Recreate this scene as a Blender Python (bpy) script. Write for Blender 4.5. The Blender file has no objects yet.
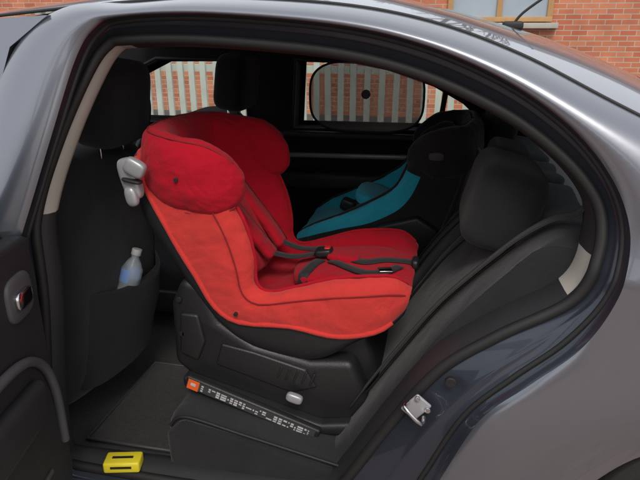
import bpy,bmesh,math,random
from mathutils import Vector,Matrix
random.seed(4)
R=math.radians
scn=bpy.context.scene
# ------------------------------------------------------------ materials
def new(name):
    m=bpy.data.materials.new(name);m.use_nodes=True
    return m,m.node_tree,m.node_tree.nodes['Principled BSDF']
def simple(name,col,rough=.5,metal=0,coat=0,var=.12,vscale=6,bscale=0,bstr=0,sheen=0,spec=.5,weave=0,wr=0):
    m,nt,b=new(name);N=nt.nodes;L=nt.links
    tc=N.new('ShaderNodeTexCoord')
    n=N.new('ShaderNodeTexNoise');n.inputs['Scale'].default_value=vscale;n.inputs['Detail'].default_value=6
    L.new(tc.outputs['Object'],n.inputs['Vector'])
    mx=N.new('ShaderNodeMix');mx.data_type='RGBA'
    mx.inputs['A'].default_value=tuple(c*(1-var) for c in col)+(1,)
    mx.inputs['B'].default_value=tuple(min(1,c*(1+var)) for c in col)+(1,)
    L.new(n.outputs['Fac'],mx.inputs['Factor']);L.new(mx.outputs['Result'],b.inputs['Base Color'])
    b.inputs['Roughness'].default_value=rough;b.inputs['Metallic'].default_value=metal
    b.inputs['Coat Weight'].default_value=coat;b.inputs['Coat Roughness'].default_value=.04
    b.inputs['Sheen Weight'].default_value=sheen;b.inputs['Specular IOR Level'].default_value=spec
    last=None
    def bump(h,dist,st):
        nonlocal last
        bp=N.new('ShaderNodeBump');bp.inputs['Strength'].default_value=st;bp.inputs['Distance'].default_value=dist
        L.new(h,bp.inputs['Height'])
        if last: L.new(last.outputs['Normal'],bp.inputs['Normal'])
        last=bp
    if bscale:
        n2=N.new('ShaderNodeTexNoise');n2.inputs['Scale'].default_value=bscale;n2.inputs['Detail'].default_value=4
        L.new(tc.outputs['Object'],n2.inputs['Vector']);bump(n2.outputs['Fac'],.002,bstr)
    if weave:
        v=N.new('ShaderNodeTexVoronoi');v.inputs['Scale'].default_value=weave
        L.new(tc.outputs['Object'],v.inputs['Vector']);bump(v.outputs['Distance'],.0012,.6)
    if wr:
        n3=N.new('ShaderNodeTexNoise');n3.inputs['Scale'].default_value=9;n3.inputs['Detail'].default_value=2.5;n3.inputs['Distortion'].default_value=1.2
        L.new(tc.outputs['Object'],n3.inputs['Vector']);bump(n3.outputs['Fac'],.03,wr)
    if last: L.new(last.outputs['Normal'],b.inputs['Normal'])
    return m
PAINT=simple('car_paint_skylit',(.20,.212,.24),.28,.75,1,.05,3)  # outer skin lightened in colour for sky reflection; same body paint as the jamb
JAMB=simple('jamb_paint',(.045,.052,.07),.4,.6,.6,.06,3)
RUB=simple('rubber',(.012,.012,.012),.6,0,0,.2,30,200,.2)
PLAS=simple('interior_plastic',(.022,.022,.024),.55,0,0,.15,20,500,.35)
PLASD=simple('door_card_plastic',(.018,.018,.02),.8,0,0,.15,20,500,.35,0,.08)
PLASG=simple('interior_plastic_grey',(.07,.07,.075),.5,0,0,.1,20,500,.3)
SHELF=simple('parcel_shelf_cloth_lit',(.13,.135,.145),.9,0,0,.15,20,300,.6)  # grey lightened to carry the glow from the rear window
BEIGE=simple('pillar_trim',(.42,.39,.34),.6,0,0,.05,10,300,.2)
HEAD=simple('headliner',(.33,.32,.30),.9,0,0,.05,10,300,.3)
CLOTH=simple('seat_cloth',(.022,.022,.024),.95,0,0,.3,14,0,0,.15,.2,330,.12)
CLOTH2=simple('seat_cloth_dark',(.018,.018,.019),.95,0,0,.25,14,0,0,.12,.2,400,.1)
CARP=simple('carpet',(.046,.044,.043),1,0,0,.5,90,300,1,.2,.1)
REDO=simple('red_fabric_side_lit',(.56,.042,.036),.95,0,0,.14,5,0,0,.12,.15,520,.28)  # same red cover, coloured lighter where the side catches light
REDI=simple('red_fabric',(.40,.006,.018),.95,0,0,.16,8,0,0,.06,.15,520,.4)
STITCH=simple('stitching',(.22,.008,.012),.9)
TEAL=simple('teal_fabric',(.03,.48,.64),.85,0,0,.12,8,0,0,.2,.3,520,.3)
BLK=simple('black_fabric',(.020,.020,.022),.85,0,0,.2,20,0,0,.3,.3,420,.2)
SHELL=simple('seat_shell_plastic',(.015,.015,.017),.42,0,0,.1,10,350,.35)
SILV=simple('silver_plastic',(.36,.37,.38),.35,.35,0,.06,12)
CHROME=simple('chrome',(.6,.6,.62),.18,1,0,.05,8)
STRAP=simple('webbing',(.012,.012,.013),.65,0,0,.2,60,0,0,.1,.5,700)
WHITE=simple('label_white',(.5,.5,.5),.5,0,0,.05,40)
ORANGE=simple('label_orange',(.75,.12,.02),.5)
YEL=simple('yellow_plastic',(.75,.62,.03),.4,0,0,.05,30)
REDP=simple('red_button',(.6,.02,.02),.4)
BLUE=simple('bottle_label',(.18,.30,.6),.4)
ALLOY=simple('alloy',(.4,.4,.41),.3,.8)
BARK=simple('bark',(.10,.085,.07),.9,0,0,.3,8,40,.5)
def glass(name,tint,ior):
    m=bpy.data.materials.new(name);m.use_nodes=True;nt=m.node_tree;N=nt.nodes;L=nt.links;N.clear()
    o=N.new('ShaderNodeOutputMaterial');t=N.new('ShaderNodeBsdfTransparent');t.inputs[0].default_value=tint+(1,)
    g=N.new('ShaderNodeBsdfGlossy');g.inputs['Roughness'].default_value=.02
    f=N.new('ShaderNodeFresnel');f.inputs['IOR'].default_value=ior
    mx=N.new('ShaderNodeMixShader');L.new(f.outputs[0],mx.inputs[0]);L.new(t.outputs[0],mx.inputs[1]);L.new(g.outputs[0],mx.inputs[2]);L.new(mx.outputs[0],o.inputs[0])
    return m
GLASS=glass('window_glass',(.93,.96,.95),1.45)
GLASSD=glass('tinted_glass',(.7,.75,.76),1.5)
def halfclear(name,col,fac):
    m=bpy.data.materials.new(name);m.use_nodes=True;nt=m.node_tree;N=nt.nodes;L=nt.links;N.clear()
    o=N.new('ShaderNodeOutputMaterial');t=N.new('ShaderNodeBsdfTransparent');d=N.new('ShaderNodeBsdfPrincipled')
    d.inputs['Base Color'].default_value=col+(1,);d.inputs['Roughness'].default_value=.25;mx=N.new('ShaderNodeMixShader');mx.inputs[0].default_value=fac
    L.new(t.outputs[0],mx.inputs[1]);L.new(d.outputs[0],mx.inputs[2]);L.new(mx.outputs[0],o.inputs[0]);return m
MESH=halfclear('shade_mesh',(.12,.12,.13),.78)
BOT=halfclear('bottle_plastic',(.6,.68,.75),.35)
def brickmat(name,c1,c2,mo,bw=.225,rh=.075,horiz=False):
    m,nt,b=new(name);N=nt.nodes;L=nt.links
    tc=N.new('ShaderNodeTexCoord');sx=N.new('ShaderNodeSeparateXYZ');cx=N.new('ShaderNodeCombineXYZ');ad=N.new('ShaderNodeMath')
    L.new(tc.outputs['Object'],sx.inputs[0])
    if horiz:
        L.new(sx.outputs[0],cx.inputs[0]);L.new(sx.outputs[1],cx.inputs[1])
    else:
        L.new(sx.outputs[0],ad.inputs[0]);L.new(sx.outputs[1],ad.inputs[1])
        L.new(ad.outputs[0],cx.inputs[0]);L.new(sx.outputs[2],cx.inputs[1])
    br=N.new('ShaderNodeTexBrick');L.new(cx.outputs[0],br.inputs['Vector'])
    br.inputs['Scale'].default_value=1;br.inputs['Brick Width'].default_value=bw;br.inputs['Row Height'].default_value=rh
    br.inputs['Mortar Size'].default_value=.006;br.inputs['Color1'].default_value=c1+(1,);br.inputs['Color2'].default_value=c2+(1,);br.inputs['Mortar'].default_value=mo+(1,)
    n=N.new('ShaderNodeTexNoise');n.inputs['Scale'].default_value=3;n.inputs['Detail'].default_value=8;L.new(tc.outputs['Object'],n.inputs['Vector'])
    mx=N.new('ShaderNodeMix');mx.data_type='RGBA';mx.blend_type='MULTIPLY';mx.inputs['Factor'].default_value=.5
    L.new(br.outputs['Color'],mx.inputs['A']);cr=N.new('ShaderNodeValToRGB');cr.color_ramp.elements[0].position=.3;cr.color_ramp.elements[0].color=(.5,.5,.5,1);cr.color_ramp.elements[1].position=.65
    L.new(n.outputs['Fac'],cr.inputs[0]);L.new(cr.outputs[0],mx.inputs['B']);L.new(mx.outputs['Result'],b.inputs['Base Color'])
    bp=N.new('ShaderNodeBump');bp.inputs['Strength'].default_value=.5;bp.inputs['Distance'].default_value=.01;L.new(br.outputs['Fac'],bp.inputs['Height']);bp.invert=True
    L.new(bp.outputs['Normal'],b.inputs['Normal']);b.inputs['Roughness'].default_value=.9
    return m
BRICK=brickmat('brick',(.62,.23,.12),(.48,.14,.075),(.50,.42,.34))
PAVER=brickmat('block_paving',(.36,.26,.22),(.28,.21,.18),(.16,.14,.12),.2,.1,True)
ASPH=simple('asphalt',(.09,.088,.085),.9,0,0,.35,4,150,1)
PAVE=simple('paving',(.28,.26,.24),.9,0,0,.2,3,90,.6)
PALE=simple('fence_paint',(.52,.54,.48),.6,0,0,.3,5)
TIMB=simple('timber_frame',(.45,.26,.11),.6,0,0,.2,9)
WPANE=simple('window_pane',(.35,.42,.48),.08,0,0,.3,1.2,spec=1)  # pale blue base colour stands for sky reflected in the panes
SLATE=simple('roof_slate',(.09,.08,.085),.8,0,0,.25,3,20,.5)
STONE=simple('stone',(.4,.38,.34),.85,0,0,.15,6,40,.5)
# ------------------------------------------------------------ helpers
FOLD=bpy.data.textures.new('folds','CLOUDS');FOLD.noise_scale=.055;FOLD.noise_depth=2
def folds(o,s):
    md=o.modifiers.new('d','DISPLACE');md.texture=FOLD;md.strength=s;md.mid_level=.5;md.texture_coords='LOCAL'
def empty(name):
    e=bpy.data.objects.new(name,None);scn.collection.objects.link(e);return e
def obj(name,verts,faces,mats,parent=None,midx=None,smooth=True,sub=0,bev=0,solid=0):
    me=bpy.data.meshes.new(name);me.from_pydata([tuple(v) for v in verts],[],faces)
    if not isinstance(mats,(list,tuple)): mats=[mats]
    for m in mats: me.materials.append(m)
    if midx:
        for p,i in zip(me.polygons,midx): p.material_index=i
    bm=bmesh.new();bm.from_mesh(me);bmesh.ops.recalc_face_normals(bm,faces=bm.faces);bm.to_mesh(me);bm.free()
    for p in me.polygons: p.use_smooth=smooth
    o=bpy.data.objects.new(name,me);scn.collection.objects.link(o)
    if parent: o.parent=parent
    if solid:
        md=o.modifiers.new('s','SOLIDIFY');md.thickness=solid;md.offset=0
    if bev:
        md=o.modifiers.new('b','BEVEL');md.width=bev;md.segments=3;md.limit_method='ANGLE';md.angle_limit=R(35);md.harden_normals=False
    if sub:
        md=o.modifiers.new('u','SUBSURF');md.levels=sub;md.render_levels=sub
    return o
def loft(name,rows,mats,parent=None,cu=False,cv=False,mi=None,**k):
    nr=len(rows);nc=len(rows[0]);V=[p for r in rows for p in r];F=[];M=[]
    for i in range(nr if cv else nr-1):
        for j in range(nc if cu else nc-1):
            i2=(i+1)%nr;j2=(j+1)%nc
            F.append((i*nc+j,i*nc+j2,i2*nc+j2,i2*nc+j));M.append(mi(i,j) if mi else 0)
    return obj(name,V,F,mats,parent,M,**k)
def box(name,c,s,mat,parent=None,bev=.01,rot=(0,0,0),sub=0):
    x,y,z=s[0]/2,s[1]/2,s[2]/2
    V=[(a*x,b*y,d*z) for a in(-1,1) for b in(-1,1) for d in(-1,1)]
    F=[(0,1,3,2),(4,6,7,5),(0,4,5,1),(2,3,7,6),(0,2,6,4),(1,5,7,3)]
    o=obj(name,V,F,mat,parent,bev=bev if not sub else 0,smooth=bev>0);o.location=c;o.rotation_euler=rot
    return o
def prism(name,poly,y0,y1,mat,parent=None,bev=.02,seg=4):
    n=len(poly);V=[(x,y0,z) for x,z in poly]+[(x,y1,z) for x,z in poly]
    F=[tuple(range(n)),tuple(range(2*n-1,n-1,-1))]+[(i,(i+1)%n,n+(i+1)%n,n+i) for i in range(n)]
    o=obj(name,V,F,mat,parent)
    if bev:
        md=o.modifiers.new('b','BEVEL');md.width=bev;md.segments=seg;md.limit_method='ANGLE';md.angle_limit=R(25)
    return o
def cat(pts,n=8,closed=False):
    out=[];N=len(pts);D=len(pts[0])
    rng=range(N) if closed else range(N-1)
    for i in rng:
        if closed: p=[pts[(i+k-1)%N] for k in range(4)]
        else: p=[pts[max(0,i-1)],pts[i],pts[i+1],pts[min(N-1,i+2)]]
        for s in range(n):
            t=s/n
            out.append(tuple(.5*((2*p[1][d])+(-p[0][d]+p[2][d])*t+(2*p[0][d]-5*p[1][d]+4*p[2][d]-p[3][d])*t*t+(-p[0][d]+3*p[1][d]-3*p[2][d]+p[3][d])*t**3) for d in range(D)))
    if not closed: out.append(tuple(pts[-1]))
    return out
def tube(name,pts,r,mat,parent=None,closed=False,n=6,smooth=True,flat=None):
    c=bpy.data.curves.new(name,'CURVE');c.dimensions='3D';c.bevel_depth=r;c.bevel_resolution=3;c.use_fill_caps=True
    P=cat(pts,n,closed) if smooth else pts
    s=c.splines.new('POLY');s.points.add(len(P)-1)
    for a,b in zip(s.points,P): a.co=(*b,1)
    s.use_cyclic_u=closed;c.materials.append(mat)
    o=bpy.data.objects.new(name,c);scn.collection.objects.link(o)
    if parent:o.parent=parent
    return o
def ribbon(name,pts,w,mat,parent=None,wd=(0,1,0),th=.003,n=6):
    P=[Vector(p) for p in cat(pts,n)];wd=Vector(wd).normalized()*w/2
    return loft(name,[[p-wd,p-wd*.3,p+wd*.3,p+wd] for p in P],mat,parent,solid=th)
def plate(name,outer,holes,y0,y1,mat,parent=None,lean=0,bev=.0):
    c=bpy.data.curves.new(name,'CURVE');c.dimensions='2D';c.fill_mode='BOTH';c.extrude=(y1-y0)/2;c.bevel_depth=bev
    for P in [outer]+holes:
        s=c.splines.new('POLY');s.points.add(len(P)-1)
        for a,b in zip(s.points,P): a.co=(b[0],b[1],0,1)
        s.use_cyclic_u=True
    o=bpy.data.objects.new('tmp',c);scn.collection.objects.link(o)
    bpy.context.view_layer.update()
    me=bpy.data.meshes.new_from_object(o);bpy.data.objects.remove(o)
    for v in me.vertices:
        x,z,d=v.co;v.co=(x,(y0+y1)/2+d+lean*max(0,z-.95),z)
    me.materials.clear();me.materials.append(mat);me.name=name
    o=bpy.data.objects.new(name,me);scn.collection.objects.link(o)
    if parent:o.parent=parent
    return o
def ell(name,c,r,mat,parent=None,rot=(0,0,0),p=1.0):
    me=bpy.data.meshes.new(name);bm=bmesh.new();bmesh.ops.create_uvsphere(bm,u_segments=32,v_segments=20,radius=1)
    for v in bm.verts:
        for i in range(3): 
            a=v.co[i];v.co[i]=math.copysign(abs(a)**p,a)
            v.co[i]*=r[i]
    bm.to_mesh(me);bm.free();me.materials.append(mat)
    for q in me.polygons:q.use_smooth=True
    o=bpy.data.objects.new(name,me);scn.collection.objects.link(o);o.location=c;o.rotation_euler=rot
    if parent:o.parent=parent
    return o
def cyl(name,c,r,h,mat,parent=None,rot=(0,0,0),seg=40,bev=.004,r2=None):
    me=bpy.data.meshes.new(name);bm=bmesh.new();bmesh.ops.create_cone(bm,cap_ends=True,segments=seg,radius1=r,radius2=r if r2 is None else r2,depth=h)
    bm.to_mesh(me);bm.free();me.materials.append(mat)
    for q in me.polygons:q.use_smooth=len(q.vertices)==4
    o=bpy.data.objects.new(name,me);scn.collection.objects.link(o);o.location=c;o.rotation_euler=rot
    if bev:
        md=o.modifiers.new('b','BEVEL');md.width=bev;md.segments=2;md.limit_method='ANGLE'
    if parent:o.parent=parent
    return o
# ------------------------------------------------------------ CAR
car=empty('parked_car')
def yl(z): return .3*max(0,z-.95)
A=[(-.784,.33),(-.762,.513),(-.714,.795),(-.652,.948),(-.584,1.161),(-.53,1.325),(-.486,1.389),(-.429,1.41),(-.251,1.416),(.018,1.396),(.193,1.361),(.343,1.303),(.453,1.236),(.526,1.167),(.573,1.092),(.59,1.016),(.576,.915),(.531,.816),(.451,.727),(.364,.63),(.294,.463),(.25,.36),(.17,.29),(.05,.25),(-.3,.24),(-.7,.24)]
B=[(-.725,.30),(-.718,.478),(-.679,.77),(-.665,.983),(-.614,1.15),(-.544,1.301),(-.497,1.36),(-.45,1.372),(-.274,1.373),(.009,1.351),(.194,1.311),(.352,1.247),(.448,1.188),(.522,1.122),(.56,1.057),(.56,.972),(.523,.88),(.392,.787),(.278,.688),(.177,.529),(.088,.37),(.05,.32),(.0,.29),(-.08,.272),(-.3,.265),(-.68,.268)]
Z=[(-.83,.25),(-.83,.5),(-.82,.8),(-.80,.95),(-.75,1.17),(-.68,1.35),(-.58,1.43),(-.43,1.442),(-.25,1.45),(.02,1.434),(.21,1.400),(.38,1.342),(.55,1.26),(.75,1.165),(1.0,1.04),(1.35,.98),(1.42,.80),(.95,.655),(.72,.62),(.60,.52),(.53,.38),(.515,.28),(.50,.18),(.1,.17),(-.3,.17),(-.75,.17)]
Zy=[0,0,0,0,.0,.01,.03,.06,.07,.07,.07,.06,.045,.03,.02,.01,0,0,0,0,0,0,0,0,0,0]
NS=8
Ac=cat(A,NS,True);Bc=cat(B,NS,True);Zc=cat([(a,b,c) for (a,b),c in zip(Z,Zy)],NS,True)
def inset(C,d):
    n=len(C);out=[]
    for i in range(n):
        a=C[(i-3)%n];b=C[(i+3)%n];tx,tz=b[0]-a[0],b[1]-a[1];l=math.hypot(tx,tz)or 1
        out.append((C[i][0]+tz/l*d,C[i][1]-tx/l*d))
    return out
cx0=sum(p[0] for p in Bc)/len(Bc);cz0=sum(p[1] for p in Bc)/len(Bc)
T=inset(Bc,.01);s_in=1 if sum(math.hypot(p[0]-cx0,p[1]-cz0) for p in T)<sum(math.hypot(p[0]-cx0,p[1]-cz0) for p in Bc) else -1
def ring(C,dy,ins=0,left=1):
    D=inset(C,ins*s_in) if ins else C
    out=[]
    for i,(x,z) in enumerate(D):
        k=i/NS
        f=1
        if left<1:
            if k<6: f=left
            elif k<9: f=left+(1-left)*(k-6)/3
            elif k>25: f=left
            elif k>23: f=1-(1-left)*(k-23)/2
        out.append((x,yl(z)+.066+(dy-.066)*f,z))
    return out
def mixr(a,b,t,dy):
    return [(p[0]*(1-t)+q[0]*t,yl(p[1]*(1-t)+q[1]*t)+dy+(q[2]*t**1.3 if len(q)>2 else 0),p[1]*(1-t)+q[1]*t) for p,q in zip(a,b)]
rows=[]
for t in (1,.85,.65,.45,.25,.1,.03):
    rows.append(mixr(Ac,Zc,t,-.022*max(0,math.sin(math.pi*min(1,t)))**.8-.004))
rows.append([(p[0],yl(p[1]),p[1]) for p in Ac])
loft('quarter_panel',rows,PAINT,car,cu=True)
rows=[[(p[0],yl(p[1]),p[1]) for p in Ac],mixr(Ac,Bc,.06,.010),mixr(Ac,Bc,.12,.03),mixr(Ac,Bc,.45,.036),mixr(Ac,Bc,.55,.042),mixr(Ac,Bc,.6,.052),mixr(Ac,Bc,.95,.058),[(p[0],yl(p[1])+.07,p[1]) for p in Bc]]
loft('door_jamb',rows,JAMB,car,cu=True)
tube('door_seal',ring(Bc,.066,.007),.0125,RUB,car,closed=True,smooth=False)
tube('door_weatherstrip',mixr(Ac,Bc,.17,.03),.006,RUB,car,closed=True,smooth=False)
def dmi(i,j):
    k=(j/NS)
    if i>=1 and (2.9<=k<6.9 ): return 1
    if i>=1 and 14.9<=k<16.0: return 1
    return 0
LF=.55
rows=[ring(Bc,.066,.008,LF),ring(Bc,.085,.014,LF),ring(Bc,.10,.02,LF),ring(Bc,.14,.026,LF),ring(Bc,.17,.022,LF),ring(Bc,.20,.0,LF)]
loft('opening_trim',rows,[PLAS,BEIGE],car,cu=True,mi=dmi)
# roof
E=[(-1.05,1.385,1.43),(-.8,1.41,1.465),(-.58,1.43,1.487),(-.43,1.442,1.495),(-.25,1.45,1.50),(.02,1.434,1.482),(.21,1.400,1.445),(.38,1.342,1.400),(.55,1.26,1.348),(.75,1.165,1.265),(1.0,1.04,1.13),(1.35,.98,1.02)]
Ey=[.05,.05,.05,.06,.07,.07,.07,.06,.045,.03,.02,.01]
Ec=cat([(*e,q) for e,q in zip(E,Ey)],8)
rows=[]
ts=[0,.03,.06,.1,.16,.25,.4,.6,.8,1]
W2=.87
for x,ze,zc,ey in Ec:
    ye=yl(ze)-.004+ey;r=[]
    for t in ts: r.append((x,ye+(W2-ye)*t,ze+(zc-ze)*(1-(1-t)**2.6)))
    for t in reversed(ts[:-1]): r.append((x,2*W2-(ye+(W2-ye)*t),ze+(zc-ze)*(1-(1-t)**2.6)))
    rows.append(r)
def rmi(i,j):
    x=Ec[i][0];nn=len(rows[0])-1
    if x>.68 and 3<=j<nn-3:
        if x<.72 or x>1.27 or j in(3,nn-4): return 2
        if x<1.28: return 1
    return 0
loft('roof_and_hatch',rows,[PAINT,GLASSD,RUB],car,mi=rmi)
rows2=[[(p[0],p[1],p[2]-.022) for p in r[1:-1]] for r in rows if r[0][0]<.68]
loft('headliner',rows2,HEAD,car)
tube('roof_moulding',[(x,yl(ze)-.003+ey,ze+.001) for x,ze,zc,ey in Ec],.0035,RUB,car,smooth=False)
tube('antenna',[(.42,.87,1.38),(.45,.87,1.43),(.56,.87,1.51)],.004,RUB,car)
box('antenna_base',(.425,.87,1.395),(.06,.03,.025),RUB,car,.008)
# far side
fw=[(-.40,.975),(-.385,1.262),(-.15,1.262),(0,1.235),(.2,1.17),(.33,1.10),(.41,1.03),(.44,.985)]
ff=[(-1.45,.985),(-1.2,1.18),(-1.02,1.262),(-.62,1.262),(-.60,.978)]
top=[(e[0],e[1]-.01) for e in Ec if e[0]<1.3]
outer=[(-1.7,.99),(-1.45,1.14),(-1.25,1.29)]+top+[(1.3,.9),(1.3,.2),(-1.8,.2),(-1.8,.95)]
plate('far_door_card',outer,[fw,ff],1.44,1.56,PLASD,car)
plate('far_body_side',outer,[fw,ff],1.60,1.606,PAINT,car)
for nm,w in(('far_rear_window',fw),('far_front_window',ff)):
    plate(nm,w,[],1.585,1.588,GLASS,car)
    tube(nm+'_seal',[(x,1.44,z) for x,z in w],.008,RUB,car,closed=True,smooth=False)
    tube(nm+'_outer_seal',[(x,1.58,z) for x,z in w],.022,PLASD,car,closed=True,smooth=False)
box('far_window_divider',(.235,1.52,1.06),(.022,.05,.22),RUB,car,.004,(0,R(6),0))
box('far_door_trim_strip',(-.12,1.432,.865),(.62,.02,.022),SILV,car,.008,(0,R(-1),0))
prism('far_armrest',[(-.45,.80),(.3,.80),(.3,.74),(-.45,.72)],1.36,1.45,PLAS,car,.02)
box('far_belt_ledge',(-.1,1.425,.955),(1.2,.05,.03),PLAS,car,.012)
# front near door (closed)
nf=[(-1.45,1.0),(-1.2,1.18),(-1.02,1.30),(-.80,1.34),(-.90,.99)]
plate('front_door',[(-.835,.18),(-.825,.8),(-.805,.95),(-.69,1.35),(-.60,1.415),(-.8,1.405),(-1.05,1.385),(-1.35,1.24),(-1.7,1.0),(-1.75,.9),(-1.75,.18)],[nf],.0,.06,PAINT,car,lean=.3)
plate('front_door_window',nf,[],.03,.033,GLASS,car,lean=.3)
plate('b_pillar_inner',[(-.86,.18),(-.86,.95),(-.72,1.37),(-.54,1.385),(-.62,1.2),(-.69,.98),(-.72,.6),(-.75,.2)],[],.085,.10,PLAS,car,lean=.3)
# windscreen, bonnet, nose, floor, tail
obj('windscreen',[(-1.05,.17,1.385),(-1.05,1.57,1.385),(-1.75,1.66,.98),(-1.75,.06,.98)],[(0,1,2,3)],GLASS,car)
rows=[]
for x,zh,zw,wy in((-1.72,.97,.9,0),(-2.1,.92,.82,.0),(-2.5,.83,.72,.04),(-2.72,.70,.6,.14),(-2.78,.5,.45,.2),(-2.74,.25,.25,.22)):
    rows.append([(x,wy,.2),(x,wy-.01,zw-.2 if zw>.5 else .3),(x,wy+.01,zw),(x,wy+.12,zh-.01),(x,.87,zh+.02),(x,1.62-wy,zh-.01),(x,1.73-wy,zw),(x,1.75-wy,zw-.2 if zw>.5 else .3),(x,1.74-wy,.2)])
loft('bonnet_and_nose',rows,PAINT,car,sub=1)
rows=[]
for x,zh,wy in((1.30,.98,.02),(1.42,.95,.04),(1.50,.85,.07),(1.54,.6,.09),(1.50,.3,.12)):
    rows.append([(x,wy,.25),(x,wy-.01,zh*.6),(x,wy+.02,zh-.03),(x,.3,zh),(x,.87,zh+.01),(x,1.44,zh),(x,1.72-wy,zh-.03),(x,1.75-wy,zh*.6),(x,1.74-wy,.25)])
loft('boot_and_bumper',rows,PAINT,car,sub=1)
box('floor_pan',(-.2,.82,.17),(2.9,1.5,.05),CARP,car,.01)
box('sill_inner',(-.3,.115,.225),(1.0,.06,.07),PLAS,car,.015)
prism('dashboard',[(-1.85,.2),(-1.85,.96),(-1.5,1.0),(-1.28,.93),(-1.22,.8),(-1.35,.55),(-1.35,.2)],.1,1.5,PLAS,car,.03)
def wheel(x,y):
    w=empty('wheel');w.parent=car
    cyl('tyre',(x,y,.315),.315,.2,RUB,w,(R(90),0,0),48,.03)
    cyl('rim',(x,y-.02 if y<.8 else y+.02,.315),.21,.19,ALLOY,w,(R(90),0,0),40,.01)
for x,y in((.90,.14),(.90,1.6),(-1.85,.14),(-1.85,1.6)): wheel(x,y)
sw=[( -1.08+.06*math.cos(a)*1.0,1.22+.185*math.sin(a),.98+.175*math.cos(a)) for a in [k*math.pi/12 for k in range(24)]]
tube('steering_wheel',sw,.015,PLAS,car,closed=True,n=2)
# rear bench
prism('rear_seat_cushion',[(-.415,.24),(-.425,.40),(-.38,.452),(-.20,.415),(.10,.35),(.12,.22)],.13,1.42,CLOTH,car,.035)
prism('rear_seat_cushion_side',[(-.41,.235),(-.415,.38),(-.37,.425),(-.20,.392),(.06,.33),(.10,.22)],.112,.14,CLOTH2,car,.014)
tube('cushion_seam',[(-.405,.127,.40),(-.36,.127,.432),(-.2,.127,.40),(.06,.127,.345)],.004,RUB,car)
def seatback(name,y0,y1):
    prof=[(-.02,.30),(.05,.40),(.184,.615),(.292,.776),(.43,.924),(.50,.985),(.57,.985),(.60,.95),(.40,.70),(.20,.40),(.10,.25)]
    P=cat(prof,3,True);rws=[]
    n=len(P);cx=sum(p[0] for p in P)/n;cz=sum(p[1] for p in P)/n
    for y,s in((y0,.80),(y0+.012,.93),(y0+.04,1.0),(y0+.09,.99),((y0+y1)/2,.95),(y1-.09,.99),(y1-.04,1.0),(y1-.012,.93),(y1,.8)):
        rws.append([(cx+(p[0]-cx)*(1-(1-s)*.9),y,cz+(p[1]-cz)*(1-(1-s)*.35)) for p in P])
    o=loft(name,rws,CLOTH,car,cu=True,sub=2);folds(o,.006)
    for r in(rws[0],rws[-1]): obj(name+'_end',r,[tuple(range(len(r)))],CLOTH,car)
    for yy in(y0+.10,y1-.10):
        tube(name+'_seam',[(x-.006,yy,z+.004) for x,z in((.05,.40),(.184,.615),(.292,.776),(.43,.924))],.003,RUB,car)
    return o
seatback('rear_seat_back',.15,.66);seatback('rear_seat_back_middle',.665,.95);seatback('rear_seat_back_far',.955,1.42)
def cushion(name,c,s,mat,parent,rot=(0,0,0),p=.45): return ell(name,c,(s[0]/2,s[1]/2,s[2]/2),mat,parent,rot,p)
def headrest(c,s=(.13,.27,.2),tilt=-12,rz=0):
    h=empty('headrest');h.parent=car
    folds(cushion('pad',c,s,CLOTH2,h,(0,R(tilt),R(rz)),.42),.004)
    for dy in(-.06,.06): cyl('post',(c[0]+.0,c[1]+dy,c[2]-s[2]/2-.03),.006,.12,CHROME,h,bev=0)
headrest((.40,.43,.985),(.17,.32,.21),14);headrest((.44,.82,.99),(.12,.24,.14),12);headrest((.43,1.2,1.0),(.13,.27,.19),12)
box('parcel_shelf',(.90,.82,.93),(.62,1.3,.02),SHELF,car,.005)
plate('c_pillar_inner',[(.50,.3),(.575,.9),(.60,1.02),(.56,1.12),(.47,1.22),(.36,1.30),(.60,1.22),(.78,1.12),(1.0,1.02),(1.3,.95),(1.3,.3)],[],.10,.13,PLAS,car,lean=.3)
sb=empty('rear_seat_belt');sb.parent=car
ribbon('belt',[(.565,.16,1.09),(.53,.19,1.03),(.487,.215,1.005),(.425,.225,.955),(.35,.23,.875),(.262,.235,.770),(.152,.24,.605),(.062,.245,.455)],.045,STRAP,sb,wd=(.15,1,0),th=.002)
cushion('belt_guide',(.565,.155,1.095),(.03,.06,.05),PLAS,sb,p=.6)
# front seats
def frontseat(xo,yc,nm,hw=1):
    s=empty(nm);s.parent=car
    ys=[-.25,-.245,-.21,-.12,0,.12,.21,.245,.25]
    dx=[-.09,-.05,-.02,0,.012,0,-.02,-.05,-.09]
    zs=[(.30,-.09,1),(.38,-.06,1.0),(.55,-.015,1),(.75,.0,1),(.9,.005,.96),(1.0,.0,.88),(1.05,-.02,.8),(1.075,-.07,.7)]
    rws=[]
    for z,ax,w in zs: rws.append([(xo+ax+d,yc+y*w,z) for y,d in zip(ys,dx)])
    for z,ax,w in reversed(zs): rws.append([(xo-.17+ax*.3-(.03 if 1<k<7 else -.04),yc+y*w*1.0,z) for k,y in enumerate(ys)])
    o=loft('backrest',rws,CLOTH,s,cv=True,sub=3);folds(o,.005)
    rws=[]
    for z,o1 in((.36,.0),(.42,.012),(.55,.035),(.64,.05),(.67,.052),(.675,.035)):
        rws.append([(xo+(.0 if z>.5 else -.03)+o1*(1 if abs(y)<.2 else .2)+d,yc+y*.86,z-(.012 if abs(y)<.15 and z>.6 else 0)) for y,d in zip(ys,dx)])
    loft('map_pocket',rws,CLOTH2,s,sub=2)
    cushion('headrest',(xo-.0,yc,1.19),(.125,.27*hw,.235*(1 if hw==1 else .9)),CLOTH2,s,(0,R(8),0),.42)
    for dy in(-.06,.06): cyl('post',(xo-.02,yc+dy,1.07),.006,.14,CHROME,s,bev=0)
    cushion('cushion',(xo-.4,yc,.42),(.5,.5,.16),CLOTH,s,(0,R(8),0),.35)
    box('side_valance',(xo-.35,yc-.25,.33),(.45,.03,.1),PLAS,s,.01)
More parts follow.
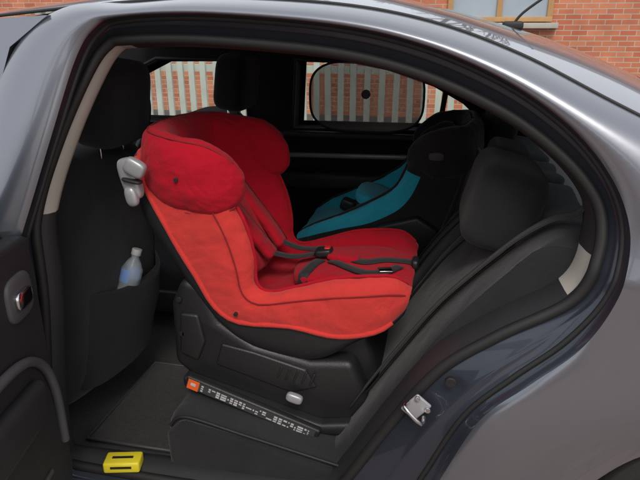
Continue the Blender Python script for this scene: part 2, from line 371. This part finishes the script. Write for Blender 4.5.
frontseat(-.675,.48,'front_passenger_seat')
frontseat(-.56,1.2,'driver_seat',.92)
box('floor_mat',(-.60,.46,.203),(.30,.44,.012),CARP,car,.006)
tube('mat_edge',[(-.75,.24,.21),(-.455,.24,.21),(-.455,.68,.21),(-.75,.68,.21)],.006,PLASG,car,closed=True,smooth=False)
# striker
st=empty('door_striker');st.parent=car
box('striker_plate',(.232,.038,.615),(.042,.008,.055),SILV,st,.004,(0,R(40),0))
tube('striker_loop',[(.215,.03,.63),(.21,.0,.637),(.245,.0,.60),(.25,.03,.597)],.0045,CHROME,st,n=3)
for p in((.222,.63),(.245,.605)): cyl('bolt',(p[0]+.012,.032,p[1]+.01),.006,.006,CHROME,st,(R(90),0,0),16,0)
cyl('bump_stop',(.30,.035,.69),.012,.012,RUB,car,(R(90),0,0),20,.002)
# open rear door
dr=empty('rear_door');dr.parent=car
dr.matrix_world=Matrix.Translation((-.725,-.015,0))@Matrix.Rotation(R(-76),4,'Z')
def dpl(name,outer,holes,y0,y1,mat,lean=0,bev=0):
    return plate(name,outer,holes,y0,y1,mat,dr,lean=lean,bev=bev)
dlow=[(0,.25),(0,.6),(.0,.95),(1.14,.95),(1.17,.85),(1.03,.70),(.93,.55),(.85,.28)]
dpl('door_skin',dlow,[],-.03,.03,PAINT)
card=cat([(.02,.27),(.02,.6),(.02,.9),(.06,.955),(.5,.96),(1.0,.955),(1.08,.9),(.98,.70),(.86,.5),(.8,.3),(.4,.27)],4,True)
dpl('door_card',card,[],.03,.085,PLAS,bev=.012)
prism('armrest',[(.10,.66),(.62,.70),(.66,.64),(.5,.57),(.12,.56)],.085,.13,PLAS,dr,.02)
tube('silver_pull_trim',[(.015,.10,.42),(.03,.105,.58),(.08,.105,.68),(.20,.11,.735),(.45,.11,.74),(.62,.105,.72)],.011,PLASG,dr)
ell('handle_bezel',(.10,.097,.855),(.055,.012,.05),PLASG,dr,p=.6)
ell('handle_lever',(.105,.11,.855),(.035,.01,.02),CHROME,dr,p=.6)
for z in(.32,.36,.40): box('speaker_rib',(.2,.099,z),(.2,.008,.012),PLASG,dr,.003)
fo=cat([(.0,.95),(.05,1.17),(.12,1.34),(.2,1.395),(.4,1.41),(.68,1.39),(.86,1.345),(1.0,1.27),(1.1,1.15),(1.15,1.03),(1.13,.95)],5)
fi=cat([(.018,.97),(.064,1.16),(.14,1.325),(.21,1.365),(.4,1.375),(.67,1.355),(.84,1.31),(.97,1.235),(1.06,1.13),(1.11,1.03),(1.10,.97)],5)
dpl('window_frame_outer',fo,[fi],-.015,.008,PAINT,lean=.3)
dpl('window_frame_inner',fo,[fi],.009,.024,SILV,lean=.3)
dpl('window_glass',fi,[],-.004,-.001,GLASS,lean=.3)
box('belt_seal',(.56,.04,.962),(1.05,.03,.02),RUB,dr,.005)
# ------------------------------------------------------------ child seats
def childseat(name,st,qf,wf,yc,w,mo,mi_,mshell,mfn=None):
    e=empty(name)
    ext=[tuple(list(s)+[q,ww]) for s,q,ww in zip(st,qf,wf)]
    C=cat(ext,3)
    prof=[(1.0,0,0),(1.04,.33,0),(1.035,.75,0),(.97,.96,0),(.86,1.015,0),(.75,.95,0),(.68,.5,1),(.62,.12,1),(.5,.02,1),(.3,.05,1),(.0,0,1)]
    rows=[]
    for Rx,Rz,Bx,Bz,Sx,Sz,q,ww in C:
        def pt(a,p,isq,sg):
            if isq: p=q+(1-q)*p
            return (Bx+(Rx-Bx)*p,yc+sg*a*w*ww,Bz+(Rz-Bz)*p)
        rows.append([pt(a,p,k,-1) for a,p,k in prof]+[pt(a,p,k,1) for a,p,k in reversed(prof[:-1])])
    def cl(r,pin):
        mx=sum(p[0] for p in r)/len(r);mz=sum(p[2] for p in r)/len(r);out=[]
        for p in r: out.append((p[0]*(1-pin)+mx*pin,yc+(p[1]-yc)*(1-.06*pin),p[2]*(1-pin)+mz*pin))
        return out
    rows=[cl(rows[0],.97),cl(rows[0],.6)]+rows+[cl(rows[-1],.6),cl(rows[-1],.97)]
    nc=len(rows[0])-1
    def mi(i,j):
        jj=j if j<nc/2 else nc-1-j
        if mfn: return mfn(i,jj)
        return 0 if jj<4 else 1
    o=loft('cover',rows,[mo,mi_,BLK],e,mi=mi,sub=3);folds(o,.010)
    for k in(4,nc-4): tube('piping',[r[k] for r in rows[3:-3]],.0045,mi_ if not mfn else BLK,e,smooth=False)
    for k in(0,nc): tube('cover_hem',[r[k] for r in rows[3:-4]],.007,mo if not mfn else BLK,e,smooth=False)
    if not mfn:
        for k in(2,nc-2): tube('side_stitching',[r[k] for r in rows[4:-3]],.0018,STITCH,e,smooth=False)
    rs=[]
    for Rx,Rz,Bx,Bz,Sx,Sz,q,ww in C:
        r=[]
        for a,p in((.94,-.3),(.955,0),(.975,.45),(.94,.9),(.8,1.03),(.4,1.1),(0,1.12)):
            r.append((Bx+(Sx-Bx)*p,yc-a*w*ww,Bz+(Sz-Bz)*p))
        r+= [(p[0],2*yc-p[1],p[2]) for p in reversed(r[:-1])]
        rs.append(r)
    loft('shell',rs,mshell,e,sub=1,solid=.006)
    return e
st=[(-.445,1.145,-.50,1.10,-.515,1.08),(-.35,1.12,-.485,1.05,-.51,1.02),(-.29,1.06,-.455,.99,-.49,.93),(-.252,1.0,-.42,.93,-.455,.875),(-.215,.92,-.385,.86,-.41,.81),(-.198,.84,-.345,.79,-.37,.745),(-.195,.775,-.30,.71,-.305,.665),(-.16,.752,-.235,.672,-.225,.595),(-.08,.775,-.10,.675,-.09,.562),(.005,.803,0,.66,-.01,.58),(.09,.815,.07,.665,.07,.64),(.155,.815,.135,.685,.14,.672),(.2,.785,.19,.735,.185,.715)]
qf=[.35,.3,.28,.28,.28,.3,.35,.5,.62,.68,.72,.8,.9]
wf=[.80,.9,.96,1,1,1,1,1,1,1,.98,.92,.80]
YC=.44
cs=childseat('child_car_seat',st,qf,wf,YC,.213,REDO,REDI,SHELL)
def uhead(parent,path,zf,hh,tt,mats,name='headrest'):
    P=cat(path,5);n=len(P);rws=[]
    for i,(x,y) in enumerate(P):
        a=P[max(0,i-1)];b=P[min(n-1,i+1)];tx,ty=b[0]-a[0],b[1]-a[1];l=math.hypot(tx,ty)or 1
        nx,ny=-ty/l,tx/l
        e=min(i,n-1-i)/(n-1);sc=min(1,(math.sin(min(1,e*6.5+.16)*math.pi/2)))
        z=zf(x);r=[]
        for k in range(16):
            an=k*math.pi/8;c=math.cos(an);s=math.sin(an)
            c=math.copysign(abs(c)**.85,c);s=math.copysign(abs(s)**.8,s)
            r.append((x+nx*tt*sc*c,y+ny*tt*sc*c,z+hh*sc*s))
        rws.append(r)
    def capr(r):
        m=[sum(c)/16 for c in zip(*r)];return [tuple(m[i]+(p[i]-m[i])*.05 for i in range(3)) for p in r]
    seam=[list(r) for r in rws]
    rws=[capr(rws[0])]+rws+[capr(rws[-1])]
    V=loft(name,rws,mats,parent,cu=True,sub=3);folds(V,.012)
    for k in(3,13): tube(name+'_seam',[r[k] for r in seam[2:-2]],.0022,STITCH if mats[0]==REDI else mats[0],parent,smooth=False)
    return V
pth=[(-.215,.262),(-.29,.246),(-.38,.248),(-.445,.280),(-.470,.36),(-.474,.44),(-.470,.52),(-.44,.605),(-.37,.632),(-.28,.636),(-.198,.615)]
uhead(cs,pth,lambda x:1.034+(-.25-x)*.15,.094,.047,[REDI])
folds(cushion('back_insert',(-.30,YC,.88),(.07,.24,.30),REDI,cs,(0,R(-28),0),.5),.008)
folds(cushion('seat_insert',(.02,YC,.762),(.30,.25,.05),REDI,cs,(0,R(-4),0),.5),.008)
bpy.context.view_layer.update()
dg=bpy.context.evaluated_depsgraph_get()
def snap(x,y,off=.003):
    h,loc,no,_,_,_=scn.ray_cast(dg,Vector((x,y,.99)),Vector((0,0,-1)))
    return (x,y,loc.z+off) if h else (x,y,.8)
def layrib(name,pts,w,parent,off=.003,wd=None):
    P=cat(pts,6);rws=[]
    for i,p in enumerate(P):
        a=P[max(0,i-1)];b=P[min(len(P)-1,i+1)];tx,ty=b[0]-a[0],b[1]-a[1];l=math.hypot(tx,ty) or 1
        nx,ny=-ty/l,tx/l
        zs=[snap(p[0]+nx*w*k,p[1]+ny*w*k,off)[2] for k in(-.45,0,.45)]
        zm=max(zs)*.5+sum(zs)/6
        rws.append([(p[0]+nx*w*k,p[1]+ny*w*k,zm+(q-zm)*.5) for k,q in((-.5,zs[0]),(-.17,zs[1]),(.17,zs[1]),(.5,zs[2]))])
    return loft(name,rws,STRAP,parent,solid=.0028)
layrib('adjuster_strap',[(.02,YC-.01),(.07,YC-.03),(.12,YC-.01),(.165,YC+.0),(.195,YC+.0)],.030,cs)
layrib('loose_strap',[(-.03,YC-.03),(.02,YC-.07),(.07,YC-.10),(.125,YC-.09),(.16,YC-.05)],.026,cs,.006)
layrib('lap_strap',[(-.06,YC-.02),(-.075,YC-.06),(-.09,YC-.115)],.03,cs,.004)
layrib('lap_strap',[(-.06,YC+.02),(-.075,YC+.06),(-.09,YC+.115)],.03,cs,.004)
for dy in(-.06,.06):
    folds(ribbon('shoulder_pad',[(-.345,YC+dy,1.0),(-.29,YC+dy,.93),(-.235,YC+dy*.95,.86),(-.19,YC+dy*.8,.80)],.056,REDI,cs,th=.02),.003)
    ribbon('harness_strap',[(-.20,YC+dy*.85,.81),(-.14,YC+dy*.6,.795),(-.08,YC+dy*.3,.80)],.030,STRAP,cs)
cushion('buckle',(-.055,YC,.802),(.05,.045,.022),SHELL,cs,(0,R(-10),0),.5)
cushion('buckle_button',(-.045,YC,.812),(.018,.022,.012),REDP,cs,p=.5)
b_=snap(.0,YC);folds(cushion('crotch_pad',(.0,YC,b_[2]+.004),(.09,.06,.02),REDI,cs,(0,R(5),0),.5),.003)
q_=snap(.13,YC-.095);box('strap_tab',(.125,YC-.085,q_[2]+.008),(.035,.03,.004),CHROME,cs,.0015,(0,0,R(15)))
cushion('adjuster',(.198,YC,.79),(.02,.05,.03),SHELL,cs,p=.6)
cushion('lever_housing',(-.487,.207,1.045),(.045,.035,.105),SILV,cs,(0,R(-14),0),.6)
cushion('lever_knob',(-.462,.188,1.078),(.055,.028,.042),SILV,cs,(0,R(28),0),.6)
cushion('lever_gap',(-.474,.190,1.045),(.050,.026,.010),RUB,cs,(0,R(10),0),.6)
cushion('lever_tip',(-.480,.192,1.005),(.032,.026,.05),SILV,cs,(0,R(-10),0),.75)
cyl('stud',(-.24,YC-.213*1.03-.005,.70),.005,.008,RUB,cs,(R(90),0,0),16,0)
cyl('stud',(-.365,.199,1.05),.005,.008,RUB,cs,(R(90),0,0),16,0)
prism('base',[(-.395,.775),(-.43,.70),(-.435,.52),(-.39,.485),(-.021,.385),(.07,.40),(.11,.47),(.06,.585),(-.05,.57),(-.2,.60),(-.30,.66),(-.33,.76)],.235,.645,SHELL,cs,.022)
prism('base_foot',[(-.40,.50),(-.40,.465),(-.03,.365),(.10,.38),(.08,.42),(-.02,.40)],.205,.67,SHELL,cs,.012)
prism('base_block',[(-.07,.60),(-.05,.46),(.07,.44),(.13,.50),(.09,.64),(.0,.64)],.29,.60,SHELL,cs,.02)
prism('base_side_rib',[(-.40,.68),(-.41,.56),(-.36,.54),(-.335,.60),(-.35,.68)],.225,.24,SHELL,cs,.008)
prism('base_side_panel',[(-.29,.60),(-.31,.535),(-.10,.475),(-.03,.50),(-.06,.55),(-.2,.585)],.228,.24,SHELL,cs,.006)
for k in range(5): box('base_grip',(-.13+.022*k,.229,.535-.003*k),(.006,.008,.04),RUB,cs,.002,(0,R(20),0))
tube('isofix_arm',[(-.02,.25,.43),(.06,.25,.41),(.14,.25,.40)],.012,SILV,cs)
ang=math.atan2(.378-.498,-.021+.385)
lb=empty('label_rail');lb.parent=cs;lb.matrix_world=Matrix.Translation((-.2,.198,.438))@Matrix.Rotation(-ang,4,'Y')
box('rail',(0,0,0),(.385,.022,.038),SHELL,lb,.006)
box('label',(0.01,-.0118,0),(.34,.001,.026),simple('label_dark',(.05,.05,.05),.4),lb,0)
box('label_orange',(-.168,-.0126,0),(.032,.0012,.03),ORANGE,lb,0)
box('label_white_icon',(-.168,-.0136,.002),(.014,.001,.008),WHITE,lb,0)
x=-.145
while x<.165:
    wd=random.choice([.004,.006,.010,.016,.008])
    for zz in(.007,.0,-.007):
        if random.random()<.72: box('print',(x+wd/2,-.0126,zz),(wd,.0008,random.choice([.003,.0045])),WHITE,lb,0)
    x+=wd+.0035
cushion('release_button',(-.085,.203,.478),(.045,.02,.026),SILV,cs,(0,R(15),0),.6)
cyl('support_leg',(-.47,YC,.34),.018,.34,SHELL,cs,(0,R(12),0),24)
for p in((-.40,.62),(-.40,.72)): cyl('base_screw',(p[0],.228,p[1]),.007,.006,RUB,cs,(R(90),0,0),16,0)
# second seat
st2=[(.24,1.05,.34,1.04,.38,1.0),(.16,1.0,.33,.96,.385,.93),(.13,.93,.31,.87,.36,.83),(.10,.87,.28,.77,.33,.73),(.05,.83,.24,.68,.28,.62),(-.03,.785,.12,.62,.12,.55),(-.10,.75,-.06,.61,-.05,.54),(-.2,.705,-.17,.60,-.17,.55),(-.27,.655,-.25,.61,-.24,.57)]
def m2(i,jj):
    if i<8: return 2
    if jj<2: return 2
    return 0
cs2=childseat('child_car_seat',st2,[.4,.35,.35,.35,.4,.5,.6,.75,.9],[.85,.95,1,1,1,1,1,.95,.8],1.13,.215,TEAL,TEAL,SHELL,mfn=m2)
pth=[(.13,.945),(.24,.925),(.32,.945),(.35,1.04),(.352,1.13)]
pth=pth+[(x,2.26-y) for x,y in reversed(pth[:-1])]
uhead(cs2,pth,lambda x:.985+(x-.2)*.15,.09,.036,[BLK])
cushion('headrest_badge',(.23,.885,.99),(.05,.012,.03),PLASG,cs2,p=.7)
folds(cushion('insert',(.10,1.13,.74),(.35,.24,.06),TEAL,cs2,(0,R(20),0),.5),.008)
prism('base',[(-.2,.56),(-.2,.42),(.12,.38),(.30,.50),(.28,.62),(.1,.56)],.95,1.31,SHELL,cs2,.02)
prism('side_armrest',[(-.02,.70),(.05,.74),(.18,.78),(.26,.73),(.24,.64),(.08,.62)],.885,.93,SHELL,cs2,.015)
cushion('buckle',(-.1,1.13,.735),(.06,.05,.05),SHELL,cs2,(0,R(20),0),.5)
ribbon('strap',[(.2,1.08,.93),(.12,1.09,.83),(.0,1.11,.76),(-.09,1.13,.75)],.035,STRAP,cs2)
ribbon('strap',[(.2,1.18,.93),(.12,1.17,.83),(.0,1.15,.76),(-.09,1.13,.75)],.035,STRAP,cs2)
# sunshade
ss=empty('window_sunshade')
o_=[(-.079+.238*math.copysign(abs(math.cos(a))**.62,math.cos(a)),1.415,1.118+.145*math.copysign(abs(math.sin(a))**.62,math.sin(a))) for a in[k*math.pi/32 for k in range(64)]]
tube('rim',o_,.005,RUB,ss,closed=True,smooth=False)
obj('mesh',o_,[tuple(range(64))],MESH,ss)
cyl('suction_cup',(-.079,1.41,1.130),.019,.008,PLASG,ss,(R(90),0,0),24,.002)
# bottle & yellow box
bt=empty('water_bottle')
bt.matrix_world=Matrix.Translation((-.655,.42,.665))@Matrix.Rotation(R(14),4,'Y')@Matrix.Rotation(R(-14),4,'X')
prof=[(.0,-.10),(.028,-.10),(.032,-.09),(.032,-.02),(.029,-.01),(.032,.0),(.032,.04),(.02,.065),(.012,.075),(.012,.085)]
rws=[[(r*math.cos(k*math.pi/12),r*math.sin(k*math.pi/12),z) for k in range(24)] for r,z in prof]
loft('body',rws,[BOT,BLUE],bt,cu=True,mi=lambda i,j:1 if i==5 and 3<j<19 else 0)
cyl('cap',(0,0,.094),.015,.02,WHITE,bt,seg=24,bev=.002)
yb=empty('yellow_box');yb.matrix_world=Matrix.Translation((-.525,.075,.300))@Matrix.Rotation(R(14),4,'Z')
box('body',(0,0,0),(.095,.05,.032),YEL,yb,.006)
box('print',(0,-.0258,.003),(.055,.001,.007),RUB,yb,0);box('print_top',(0,0,.0165),(.055,.008,.001),RUB,yb,0)
# ------------------------------------------------------------ setting
def plane(name,x0,x1,y0,y1,z,mat):
    return obj(name,[(x0,y0,z),(x1,y0,z),(x1,y1,z),(x0,y1,z)],[(0,1,2,3)],mat)
plane('ground',-150,150,-150,150,0,ASPH)
plane('driveway',-14,14,-14,2.2,.004,PAVER)
box('pavement',(0,4.3,.06),(60,2.6,.12),PAVE,None,.01)
fn=empty('palisade_fence')
V=[];F=[]
def addbox(V,F,c,s,lean=0):
    b=len(V);x,y,z=s[0]/2,s[1]/2,s[2]/2
    for a in(-1,1):
        for q in(-1,1):
            for d in(-1,1): V.append((c[0]+a*x+(lean*d),c[1]+q*y,c[2]+d*z))
    for f in[(0,1,3,2),(4,6,7,5),(0,4,5,1),(2,3,7,6),(0,2,6,4),(1,5,7,3)]: F.append(tuple(i+b for i in f))
x=-9
while x<.72:
    addbox(V,F,(x,3.3,.68+random.uniform(-.015,.015)),(.044,.02,1.24),random.uniform(-.008,.008));x+=.098+random.uniform(-.008,.008)
obj('pales',V,F,PALE,fn,smooth=False)
V=[];F=[]
for z in(.45,1.10): addbox(V,F,(-4.14,3.335,z),(9.75,.04,.05))
for k in range(-3,1): addbox(V,F,(k*2.7+.55,3.38,.66),(.09,.09,1.30))
obj('rails_and_posts',V,F,PALE,fn,smooth=False)
def building(name,x0,x1,y,h,face,wins,depth=6,rise=2.2):
    e=empty(name)
    s=1 if face<0 else -1
    box('walls',((x0+x1)/2,y+s*depth/2,h/2),(x1-x0,depth,h),BRICK,e,0)
    ym=y+s*depth/2
    ov=.3
    obj('roof',[(x0-ov,y-s*ov,h-.05),(x1+ov,y-s*ov,h-.05),(x1+ov,y+s*(depth+ov),h-.05),(x0-ov,y+s*(depth+ov),h-.05),(x0-ov,ym,h+rise),(x1+ov,ym,h+rise)],[(0,1,5,4),(2,3,4,5),(0,4,3),(1,2,5),(0,3,2,1)],SLATE,e,smooth=False)
    for wx,wz,ww,wh in wins:
        box('window_pane',(wx,y-s*.01,wz),(ww,.04,wh),WPANE,e,0)
        for dx in(-ww/2,0,ww/2): box('window_frame',(wx+dx,y-s*.04,wz),(.08,.06,wh+.08),TIMB,e,.005)
        for dz in(-wh/2,wh/2): box('window_frame',(wx,y-s*.043,wz+dz),(ww+.08,.06,.07),TIMB,e,.005)
        box('sill',(wx,y-s*.08,wz-wh/2-.09),(ww+.25,.16,.08),STONE,e,.01)
        box('lintel',(wx,y-s*.012,wz+wh/2+.14),(ww+.25,.06,.18),STONE,e,.01)
    return e
building('brick_building',-16,14,8.8,3.3,-1,[(-9,1.9,1.6,1.0),(.93,1.98,1.45,.95),(5.5,1.9,1.5,1.0)],rise=1.1)
building('brick_house',-12,9,-24,5.2,1,[(-6,1.6,1.5,1.3),(-2,1.6,1.5,1.3),(3,1.6,1.5,1.3),(6.5,1.6,1.5,1.3),(-6,4,1.5,1.2),(-2,4,1.5,1.2),(3,4,1.5,1.2),(6.5,4,1.5,1.2)])
box('pavement',(0,-21,.06),(60,4.5,.12),PAVE,None,.01)
def tree(name,loc,h,seed):
    rnd=random.Random(seed);V=[];F=[]
    def seg(p,q,r1,r2):
        d=(q-p).normalized();u=d.orthogonal().normalized();v=d.cross(u);b=len(V);n=6
        for c,r in((p,r1),(q,r2)):
            for k in range(n):
                a=2*math.pi*k/n;V.append(c+u*r*math.cos(a)+v*r*math.sin(a))
        for k in range(n): F.append((b+k,b+(k+1)%n,b+n+(k+1)%n,b+n+k))
    def grow(p,d,l,r,dep):
        k=3;q=p
        for i in range(k):
            d=(d+Vector((rnd.uniform(-.15,.15),rnd.uniform(-.15,.15),rnd.uniform(-.02,.12)))).normalized()
            q2=q+d*l/k;seg(q,q2,r*(1-.3*i/k),r*(1-.3*(i+1)/k));q=q2
            if dep>0 and i>0:
                for _ in range(2):
                    dd=(d+Vector((rnd.uniform(-1,1),rnd.uniform(-1,1),rnd.uniform(-.2,.7)))*.9).normalized()
                    grow(q,dd,l*rnd.uniform(.5,.72),r*.5,dep-1)
    grow(Vector((0,0,0)),Vector((0,0,1)),h*.45,h*.028,4)
    o=obj(name,V,F,BARK);o.location=loc;return o
tree('bare_tree',(1.5,17,0),9,3);tree('bare_tree',(-5,18,0),8,8);tree('bare_tree',(-3.5,-15,0),9,5);tree('bare_tree',(4,-17,0),9,11)
# ------------------------------------------------------------ light + camera
w=bpy.data.worlds.new('World');scn.world=w;w.use_nodes=True;nt=w.node_tree
sk=nt.nodes.new('ShaderNodeTexSky');sk.sky_type='NISHITA';sk.sun_disc=False
el,az=R(48),R(165)
sk.sun_elevation=el;sk.sun_rotation=az;sk.dust_density=4;sk.air_density=1.0;sk.ozone_density=1
mx=nt.nodes.new('ShaderNodeMix');mx.data_type='RGBA';mx.inputs['Factor'].default_value=.65
nt.links.new(sk.outputs[0],mx.inputs['A']);mx.inputs['B'].default_value=(8.8,8.9,9.1,1)
nt.links.new(mx.outputs['Result'],nt.nodes['Background'].inputs[0]);nt.nodes['Background'].inputs[1].default_value=.15
sd=Vector((math.sin(az)*math.cos(el),math.cos(az)*math.cos(el),math.sin(el)))
l=bpy.data.lights.new('sun','SUN');l.energy=1.4;l.angle=R(18);l.color=(1,.96,.9)
lo=bpy.data.objects.new('sun',l);scn.collection.objects.link(lo);lo.rotation_euler=sd.to_track_quat('Z','Y').to_euler()
cam=bpy.data.cameras.new('camera');co=bpy.data.objects.new('camera',cam);scn.collection.objects.link(co)
co.location=(.25,-1.05,1.39);co.rotation_euler=(R(70),0,R(12))
cam.sensor_width=36;cam.lens=36*584/640;cam.clip_end=500;cam.clip_start=.02
scn.camera=co
scn.view_settings.view_transform='Standard';scn.view_settings.look='None';scn.view_settings.exposure=0
